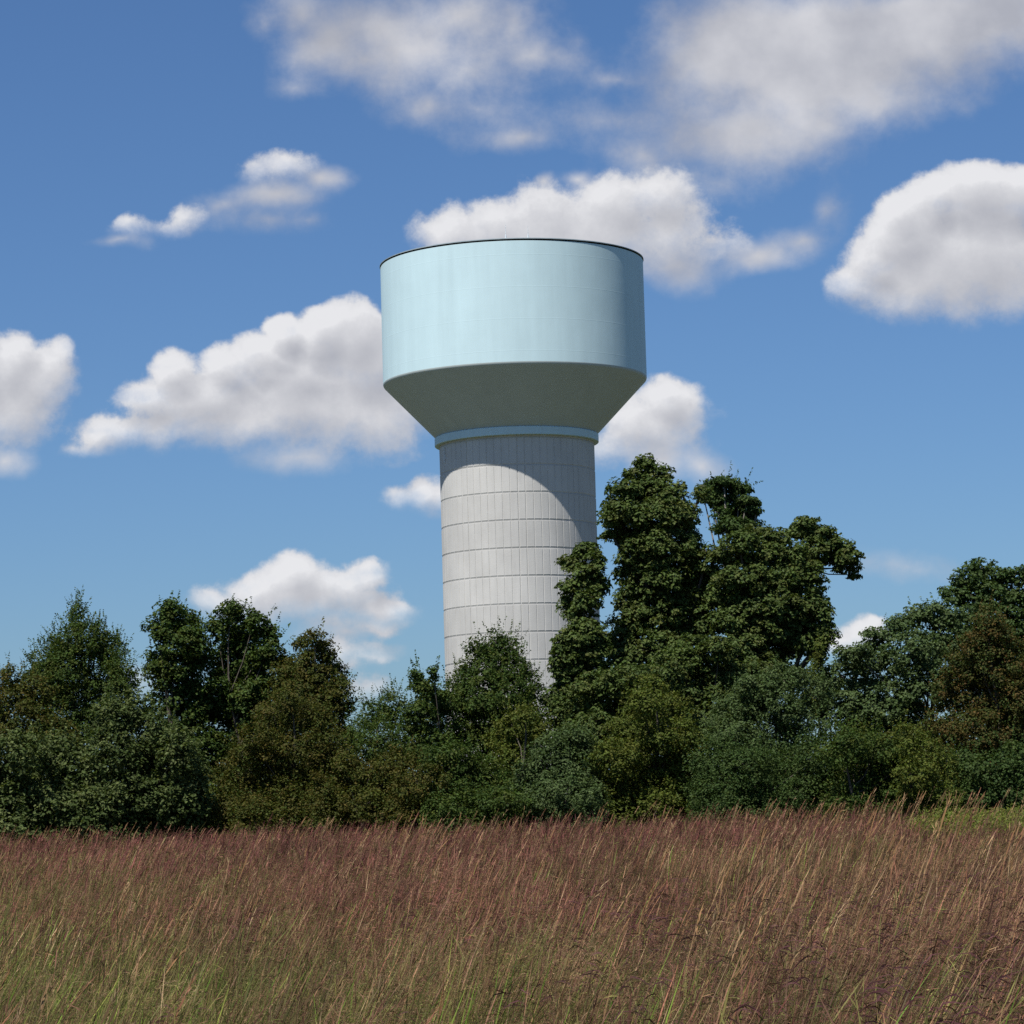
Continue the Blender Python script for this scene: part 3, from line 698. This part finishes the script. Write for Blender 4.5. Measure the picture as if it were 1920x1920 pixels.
# long single stalks, paler than the rest, in loose drifts
x, y = field(9.5, 52, 8.5)
c = vnoise(x, y, 0.45, 51); keep = c + 0.25 * rng.random(len(x)) > 0.52; x, y = x[keep], y[keep]; n = len(x)
h = rng.uniform(0.8, 1.25, n) * (1 + 0.2 * np.clip(x / y / 0.17, -0.5, 1)); z0 = ground_z(x, y)
lean = 0.26 + 0.25 * (vnoise(x, y, 0.3, 52) - 0.4)
P = curve(x, y, z0, h, h * (lean + rng.normal(0, 0.10, n)), h * rng.normal(0, 0.1, n), 6, 1.6)
fw = 1 + 0.03 * y
grn = (rng.random(n) < np.clip(0.85 - (y - 10) / 22 - x / y * 2.5, 0.1, 0.9))[:, None]
colr = np.where(grn, pick(GRN, n) * 1.5, np.where((rng.random(n) < 0.4)[:, None], pick(TAN, n) * np.array([1.6, 1.25, 1.3]), pick(TAN, n) * 1.6))
R.add(P, np.array([0.005, 0.0058, 0.005, 0.0045, 0.0065, 0.0015])[None] * fw[:, None] ** 0.6, hside(n), colr)
# nodding dark purple heads, most of them at the right
x, y = field(10, 32, 6.0)
keep = rng.random(len(x)) < np.clip(0.28 + 4.5 * x / y, 0.04, 1); x, y = x[keep], y[keep]; n = len(x)
h = rng.uniform(0.85, 1.3, n) * (1 + 0.1 * np.clip(x / y / 0.17, -0.5, 1)); z0 = ground_z(x, y)
P = curve(x, y, z0, h, h * rng.normal(0.3, 0.12, n), h * rng.normal(0, 0.1, n), 5, 1.8)
dk = np.array([0.075, 0.028, 0.03]) * rng.uniform(0.6, 1.5, (n, 1))
R.add(P, np.linspace(0.004, 0.0025, 5)[None], hside(n), np.repeat(dk[:, None] * 1.6, 5, 1))
d = unit(P[:, -1] - P[:, -2])
for b in range(8):
    o = P[:, -1] - d * (rng.uniform(0, 0.26, n))[:, None]
    aa = rng.uniform(-1.0, 1.0, n) + np.where(rng.random(n) < 0.3, math.pi, 0)
    br = rng.uniform(0.06, 0.15, n)
    dr = unit(np.stack([np.cos(aa), np.sin(aa) * 0.8, rng.uniform(-0.1, 0.9, n)], 1))
    p1 = o + dr * br[:, None] * 0.45; p2 = o + dr * br[:, None] * 0.85 - np.array([0, 0, 1]) * (br * 0.12)[:, None]
    p3 = p2 + unit(dr + np.array([0.1, 0, -1.1])) * (br * 0.5)[:, None]
    R.add(np.stack([o, p1, p2, p3], 1), np.array([0.003, 0.0065, 0.008, 0.003])[None], unit(rng.normal(size=(n, 3))), dk)
tag(R.build('plume_grass', M_GRASS), 'pale tan stalks, plumes and dark nodding heads leaning right above the reddish grass', 'grass', kind='stuff')

# brush that fills the space beneath and behind the trees
def brush(n):
    Y = rng.uniform(89, 104, n); px = rng.uniform(-120, 2040, n)
    q = np.array([at(a, 1540, b)[0] for a, b in zip(px, Y)]); zz = ground_z(q, Y)
    top = 1.9 + 1.3 * vnoise(q, Y, 0.35, 31) + 0.9 * sstep(1000, 1300, px)
    m = 60
    cz = zz + rng.uniform(0.1, 1.0, n) * top
    C0 = np.stack([q, Y, cz], -1)
    P = (C0[:, None] + rng.normal(size=(n, m, 3)) * np.array([0.2, 0.2, 0.15])).reshape(-1, 3)
    k = len(P); Nn = unit(rng.normal(size=(k, 3)) * 0.6 + np.array([0, -0.2, 0.7])); Lf = rng.uniform(0.08, 0.16, k)
    pc = np.array(PAL['green'] + PAL['olive']); col = np.repeat(pc[rng.integers(0, len(pc), n)], m, 0) * rng.uniform(0.7, 1.2, (k, 1))
    tag(mesh_obj('undergrowth', leaves(P, Nn, Lf, Lf * 0.65), np.arange(k * 4).reshape(-1, 4), M_LEAF, None, col=np.repeat(col, 4, 0)),
        'dense dark brush filling the ground beneath and behind the trees', 'undergrowth', kind='stuff')
brush(2600)

# yellow green weeds at the foot of the right hand trees
def weeds(name, label, px0, px1, Y0, Y1, n, hgt, pal):
    yy = rng.uniform(Y0, Y1, n); x0 = np.array([at(px0, 1540, q)[0] for q in (Y0, Y1)]); x1 = np.array([at(px1, 1540, q)[0] for q in (Y0, Y1)])
    t = (yy - Y0) / (Y1 - Y0)
    a0 = x0[0] * (1 - t) + x0[1] * t; a1 = x1[0] * (1 - t) + x1[1] * t
    xx = a0 + (a1 - a0) * np.clip(rng.beta(1.6, 1.3, n), 0, 1); zz = ground_z(xx, yy)
    hh = hgt * (0.7 + 0.5 * vnoise(xx, yy, 1.1, 9)) * rng.uniform(0.8, 1.1, n)
    m = 26
    t = rng.uniform(0.3, 1.0, (n, m))
    P = np.stack([xx[:, None] + rng.normal(0, 0.09, (n, m)) + 0.1 * t, yy[:, None] + rng.normal(0, 0.09, (n, m)), zz[:, None] + hh[:, None] * t], -1).reshape(-1, 3)
    k = len(P); Nn = unit(rng.normal(size=(k, 3)) * 0.6 + np.array([0, -0.2, 0.7]))
    L = rng.uniform(0.05, 0.12, k)
    col = np.array(pal)[rng.integers(0, len(pal), k)] * rng.uniform(0.7, 1.3, (k, 1))
    V = leaves(P, Nn, L, L * 0.4)
    tag(mesh_obj(name, V, np.arange(k * 4).reshape(-1, 4), M_LEAF, None, col=np.repeat(col, 4, 0)), label, 'weeds', kind='stuff')
weeds('green_weeds', 'bright yellow green weeds between red grass and trees at the right edge', 1690, 1990, 64, 84, 3200, 1.05, [(0.14, 0.17, 0.03), (0.17, 0.18, 0.03), (0.11, 0.145, 0.03), (0.14, 0.12, 0.04)])

# ------------------------------------------------------------------ light and sky
SUN_EL, SUN_AZ = 58.5, -33.5     # azimuth of the sun measured left of straight behind the camera
el = rad(SUN_EL); az = rad(-SUN_AZ)
S = Vector((-math.sin(az) * math.cos(el), -math.cos(az) * math.cos(el), math.sin(el)))   # towards the sun
sd = bpy.data.lights.new('sun', 'SUN'); sd.energy = 5.0; sd.angle = rad(0.53); sd.color = (1.0, 0.96, 0.90)
sun = bpy.data.objects.new('sun', sd); COL.objects.link(sun)
sun.rotation_euler = S.to_track_quat('Z', 'Y').to_euler()

w = bpy.data.worlds.new('World'); SC.world = w; w.use_nodes = True
w.cycles.sampling_method = 'NONE'
nt = w.node_tree; nt.nodes.clear(); L = nt.links.new
wo = nt.nodes.new('ShaderNodeOutputWorld'); bg = nt.nodes.new('ShaderNodeBackground'); L(bg.outputs[0], wo.inputs[0])
WS = 0.056
bg.inputs[1].default_value = WS
sky = nt.nodes.new('ShaderNodeTexSky'); sky.sky_type = 'NISHITA'; sky.sun_disc = False
sky.sun_elevation = el; sky.sun_rotation = math.atan2(S.x, S.y)
sky.air_density = 1.0; sky.dust_density = 0.6; sky.ozone_density = 3.0; sky.altitude = 200

# clouds: (place px, py, radius px, radius px, firmness) turned into directions of the sky
CL = [
 # big cumulus left of the tank
 (655, 625, 75, 68, 3.2), (600, 625, 60, 55, 3.2), (535, 615, 38, 34, 3.0), (700, 680, 95, 80, 3), (480, 665, 60, 36, 2.6), (560, 700, 130, 60, 2.6),
 (420, 690, 60, 42, 2.4), (320, 690, 55, 38, 2.4), (370, 740, 130, 60, 2.2), (280, 745, 60, 36, 2.0), (470, 790, 170, 60, 1.7), (640, 790, 150, 75, 1.6),
 (230, 815, 95, 40, 1.8), (160, 850, 60, 24, 1.8), (330, 815, 120, 34, 1.4), (760, 760, 60, 60, 1.5), (560, 860, 110, 30, 0.7),
 (560, 765, 180, 85, 2.3), (700, 800, 110, 75, 1.7), (380, 790, 140, 60, 1.6), (560, 1125, 190, 55, 1.8), (1800, 500, 190, 110, 2.6), (1060, 450, 250, 90, 2.2), (1230, 800, 110, 70, 1.8), (30, 760, 110, 90, 1.8),
 (85, 690, 50, 42, 2.0), (650, 1095, 55, 40, 2.1), (500, 645, 60, 34, 2.6), (90, 720, 70, 50, 1.8), (1690, 400, 60, 50, 2.6), (1340, 470, 80, 40, 1.3),
 # left edge
 (15, 680, 65, 60, 2.4), (50, 720, 75, 60, 2.2), (115, 660, 34, 26, 1.4), (10, 790, 70, 60, 1.3), (-40, 700, 60, 90, 2.4), (10, 860, 60, 30, 0.7),
 # behind the tank top
 (860, 440, 95, 68, 2.0), (930, 420, 90, 60, 2.0), (1030, 400, 80, 60, 1.8), (1160, 385, 90, 62, 2.1), (1230, 370, 90, 62, 2.0), (1080, 450, 210, 70, 2.2),
 (1250, 440, 100, 70, 1.5), (1270, 500, 90, 50, 0.9), (1025, 345, 24, 20, 0.9), (1085, 340, 30, 18, 0.8),
 # small wisps right of the tank
 (1420, 475, 80, 30, 0.9), (1500, 450, 55, 26, 0.6), (1555, 395, 36, 40, 0.45),
 # right cumulus
 (1830, 365, 105, 62, 3.2), (1750, 375, 60, 58, 3.0), (1700, 440, 90, 62, 3.0), (1900, 370, 90, 66, 3.0), (1640, 490, 62, 56, 2.4), (1820, 480, 180, 90, 2.6), (1700, 550, 130, 62, 1.8), (1880, 540, 140, 66, 1.6), (1600, 540, 50, 50, 1.6),
 # behind the shaft, right
 (1255, 745, 66, 46, 2.6), (1200, 785, 90, 46, 2.2), (1290, 780, 36, 44, 1.8), (1180, 840, 150, 50, 1.3), (1315, 875, 34, 34, 0.6), (1240, 860, 80, 40, .8),
 # between, left of shaft
 (790, 925, 48, 36, 2.0), (745, 935, 40, 28, 1.6), (830, 940, 50, 40, 1.6),
 # low clouds above the left trees
 (545, 1075, 66, 40, 2.4), (610, 1090, 60, 34, 2.2), (690, 1080, 44, 36, 2.0), (480, 1100, 66, 34, 2.0), (400, 1120, 60, 30, 1.6), (540, 1135, 160, 44, 1.6), (660, 1130, 70, 40, 1.4),
 (745, 1145, 60, 28, 1.9), (715, 1165, 50, 24, 1.6), (700, 1215, 80, 26, 1.4), (640, 1225, 60, 30, 1.2), (690, 1290, 60, 36, 1.2), (640, 1180, 90, 22, 0.8), (250, 1270, 50, 30, 0.6),
 # upper wispy field
 (620, 85, 105, 62, 1.2), (720, 60, 150, 70, 1.1), (850, 30, 120, 70, 1.0), (690, 110, 110, 40, 0.9), (860, 130, 150, 60, 0.7), (800, 200, 70, 42, 0.6), (1010, 100, 100, 45, 0.8), (960, 40, 90, 60, 0.6), (560, 30, 60, 60, 0.6),
 (480, 45, 26, 26, 0.4), (980, 262, 80, 22, 0.55), (550, 165, 50, 22, 0.3), (900, 200, 80, 40, 0.45), (1150, 150, 90, 22, 0.35),
 # upper right veil
 (1420, 60, 170, 100, 1.25), (1560, 50, 200, 90, 1.5), (1700, 20, 200, 70, 1.4), (1850, 20, 160, 60, 1.2), (1480, 150, 190, 90, 1.1), (1640, 130, 190, 70, 1.1), (1330, 190, 120, 60, 0.6), (1780, 100, 130, 50, 0.8),
 (1420, 270, 120, 60, 0.8), (1540, 230, 130, 55, 0.8), (1200, 290, 60, 50, 0.7), (1650, 190, 120, 40, 0.6), (1240, 200, 60, 60, 0.35),
 (1380, 90, 190, 110, 1.7), (1540, 130, 250, 120, 1.8), (1800, 40, 260, 90, 1.8), (1420, 240, 180, 85, 1.2), (1270, 250, 110, 70, 0.6), (1700, 90, 220, 80, 1.2), (760, 90, 190, 80, 0.9), (1130, 230, 160, 40, 0.3), (1340, 340, 120, 40, 0.4),
 # small left pair
 (530, 315, 76, 40, 1.4), (480, 330, 44, 34, 1.2), (610, 335, 46, 22, 0.9), (520, 365, 90, 30, 1.0), (245, 428, 50, 30, 1.5), (320, 430, 58, 30, 1.3), (355, 400, 34, 30, 1.2), (430, 385, 50, 26, 0.6), (510, 415, 90, 26, 0.4), (580, 410, 40, 20, 0.4), (220, 455, 60, 16, .7),
 # low right
 (1620, 1195, 60, 40, 2.2), (1580, 1215, 50, 30, 2), (1690, 1060, 90, 30, 0.55), (1640, 1165, 40, 16, 1.5),
]
def cover_group(name, lobes, grow, warp, wscale, nscale, ndetail, nrough, amp, bias, smooth):
    g = bpy.data.node_groups.new(name, 'ShaderNodeTree')
    g.interface.new_socket('P', in_out='INPUT', socket_type='NodeSocketVector')
    g.interface.new_socket('F', in_out='OUTPUT', socket_type='NodeSocketFloat')
    gi = g.nodes.new('NodeGroupInput'); go = g.nodes.new('NodeGroupOutput'); GL = g.links.new
    nA = N(g, 'ShaderNodeTexNoise', Scale=wscale, Detail=4.0, Roughness=0.5); GL(gi.outputs[0], nA.inputs['Vector'])
    sub = g.nodes.new('ShaderNodeVectorMath'); sub.operation = 'SUBTRACT'; sub.inputs[1].default_value = (.5, .5, .5); GL(nA.outputs['Color'], sub.inputs[0])
    ma = g.nodes.new('ShaderNodeVectorMath'); ma.operation = 'MULTIPLY_ADD'; ma.inputs[1].default_value = warp; GL(sub.outputs[0], ma.inputs[0]); GL(gi.outputs[0], ma.inputs[2])
    acc = None
    for (px, py, rx, ry, wgt) in lobes:
        p = at(px, py, 1.0) - CAM
        u_, v_ = p[0], p[2]; iu, iv = F / rx / grow, F / ry / grow
        a = g.nodes.new('ShaderNodeVectorMath'); a.operation = 'MULTIPLY_ADD'
        a.inputs[1].default_value = (iu, iv, 0); a.inputs[2].default_value = (-u_ * iu, -v_ * iv, 0); GL(ma.outputs[0], a.inputs[0])
        b = g.nodes.new('ShaderNodeVectorMath'); b.operation = 'LENGTH'; GL(a.outputs[0], b.inputs[0])
        c = g.nodes.new('ShaderNodeMath'); c.operation = 'MULTIPLY_ADD'; c.inputs[1].default_value = -wgt; c.inputs[2].default_value = wgt; GL(b.outputs['Value'], c.inputs[0])
        if acc is None: acc = c.outputs[0]
        else:
            s_ = g.nodes.new('ShaderNodeMath'); s_.operation = 'SMOOTH_MAX'; s_.inputs[2].default_value = smooth
            GL(acc, s_.inputs[0]); GL(c.outputs[0], s_.inputs[1]); acc = s_.outputs[0]
    nB = N(g, 'ShaderNodeTexNoise', Scale=nscale, Detail=ndetail, Roughness=nrough); GL(gi.outputs[0], nB.inputs['Vector'])
    nb2 = g.nodes.new('ShaderNodeMath'); nb2.operation = 'MULTIPLY_ADD'; nb2.inputs[1].default_value = amp; nb2.inputs[2].default_value = -0.5 * amp + bias; GL(nB.outputs['Fac'], nb2.inputs[0])
    fa = g.nodes.new('ShaderNodeMath'); fa.operation = 'ADD'; GL(acc, fa.inputs[0]); GL(nb2.outputs[0], fa.inputs[1]); GL(fa.outputs[0], go.inputs[0])
    return g
is_veil = lambda q: q[4] < 1.15 or q[1] < 300
G_CUM = cover_group('cumulus_cover', [q for q in CL if not is_veil(q)], 1.10, (0.013, 0.010, 0), 48.0, 70.0, 11.0, 0.66, 2.3, 0.0, 0.9)
G_VEIL = cover_group('veil_cover', [(*q[:4], 0.25 + q[4]) for q in CL if is_veil(q)], 1.2, (0.016, 0.009, 0), 30.0, 40.0, 10.0, 0.62, 1.6, -0.02, 0.9)

tc = N(nt, 'ShaderNodeTexCoord')
sep = N(nt, 'ShaderNodeSeparateXYZ'); L(tc.outputs['Generated'], sep.inputs[0])
def M(op, a, b=None, c=None, clamp=False):
    n = nt.nodes.new('ShaderNodeMath'); n.operation = op; n.use_clamp = clamp
    for i, q in enumerate((a, b, c)):
        if q is None: continue
        if isinstance(q, (int, float)): n.inputs[i].default_value = q
        else: L(q, n.inputs[i])
    return n.outputs[0]
yy = M('MAXIMUM', sep.outputs[1], 0.02)
uu = M('DIVIDE', sep.outputs[0], yy); vv = M('DIVIDE', sep.outputs[2], yy)
cmb = N(nt, 'ShaderNodeCombineXYZ'); L(uu, cmb.inputs[0]); L(vv, cmb.inputs[1])
def cover(offset, g=None):
    g = g or G_CUM
    o = N(nt, 'ShaderNodeVectorMath', _operation='ADD'); o.inputs[1].default_value = offset; L(cmb.outputs[0], o.inputs[0])
    gg = nt.nodes.new('ShaderNodeGroup'); gg.node_tree = g; L(o.outputs[0], gg.inputs[0]); return gg.outputs[0]
F0 = cover((0, 0, 0)); F1 = cover((-0.0036, 0.0078, 0)); 
front = M('GREATER_THAN', sep.outputs[1], 0.05)
mr = N(nt, 'ShaderNodeMapRange', _interpolation_type='SMOOTHSTEP', i1=0.0, i2=0.85, i3=0.0, i4=0.97); L(F0, mr.inputs[0])
F2 = cover((0.0008, -0.0058, 0))       # cumulus bases thin out softly
mb = N(nt, 'ShaderNodeMapRange', _interpolation_type='SMOOTHSTEP', i1=-1.1, i2=1.3, i3=0.0, i4=1.0); L(F2, mb.inputs[0])
alpha = M('MULTIPLY', M('MULTIPLY', mr.outputs[0], mb.outputs[0]), front)
# light and shade inside a cloud: brighter where it thins towards the sun, greyer in its depth and base
rel = M('SUBTRACT', F0, F1)
thick = M('MAXIMUM', F1, 0.0)
lit = M('EXPONENT', M('MULTIPLY', thick, -0.82))
body = N(nt, 'ShaderNodeMapRange', _interpolation_type='SMOOTHSTEP', i1=-0.3, i2=1.9, i3=0.55, i4=1.0); L(F0, body.inputs[0])
br = M('MULTIPLY', M('MULTIPLY_ADD', rel, 0.05, M('MULTIPLY_ADD', lit, 0.80, 0.24)), body.outputs[0], clamp=True)
mxc = N(nt, 'ShaderNodeMix', _data_type='RGBA'); L(br, mxc.inputs[0])
k = 1 / WS / 2 ** 0.3
mxc.inputs[6].default_value = (0.37 * k, 0.38 * k, 0.43 * k, 1); mxc.inputs[7].default_value = (0.82 * k, 0.82 * k, 0.84 * k, 1)
# sky away from the view: loose cumulus for the daylight it throws
tint = N(nt, 'ShaderNodeMix', _data_type='RGBA', _blend_type='MULTIPLY'); tint.inputs[0].default_value = 1.0
L(sky.outputs[0], tint.inputs[6]); tint.inputs[7].default_value = (0.75, 1.01, 1.34, 1)
mix = N(nt, 'ShaderNodeMix', _data_type='RGBA'); L(alpha, mix.inputs[0]); L(tint.outputs[2], mix.inputs[6]); L(mxc.outputs[2], mix.inputs[7])
V0 = cover((0, 0, 0), G_VEIL)
va = N(nt, 'ShaderNodeMapRange', _interpolation_type='SMOOTHSTEP', i1=-0.15, i2=1.35, i3=0.0, i4=0.93); L(V0, va.inputs[0])
valpha = M('MULTIPLY', va.outputs[0], front)
vn = N(nt, 'ShaderNodeTexNoise', Scale=26.0, Detail=6.0, Roughness=0.5); L(cmb.outputs[0], vn.inputs['Vector'])
vf = N(nt, 'ShaderNodeMapRange', i1=0.36, i2=0.66); L(vn.outputs[0], vf.inputs[0])
vc = N(nt, 'ShaderNodeMix', _data_type='RGBA'); L(vf.outputs[0], vc.inputs[0])
vc.inputs[6].default_value = (0.44 * k, 0.45 * k, 0.50 * k, 1); vc.inputs[7].default_value = (0.68 * k, 0.68 * k, 0.71 * k, 1)
vmix = N(nt, 'ShaderNodeMix', _data_type='RGBA'); L(valpha, vmix.inputs[0]); L(tint.outputs[2], vmix.inputs[6]); L(vc.outputs[2], vmix.inputs[7])
L(vmix.outputs[2], mix.inputs[6])
L(mix.outputs[2], bg.inputs[0])

vs_ = SC.view_settings
vs_.view_transform = 'Standard'; vs_.look = 'None'; vs_.exposure = 0.3; vs_.gamma = 1.0
SC.render.engine = 'CYCLES'
SC.cycles.use_denoising = False
SC.cycles.max_bounces = 6; SC.cycles.diffuse_bounces = 3; SC.cycles.glossy_bounces = 2; SC.cycles.transmission_bounces = 3
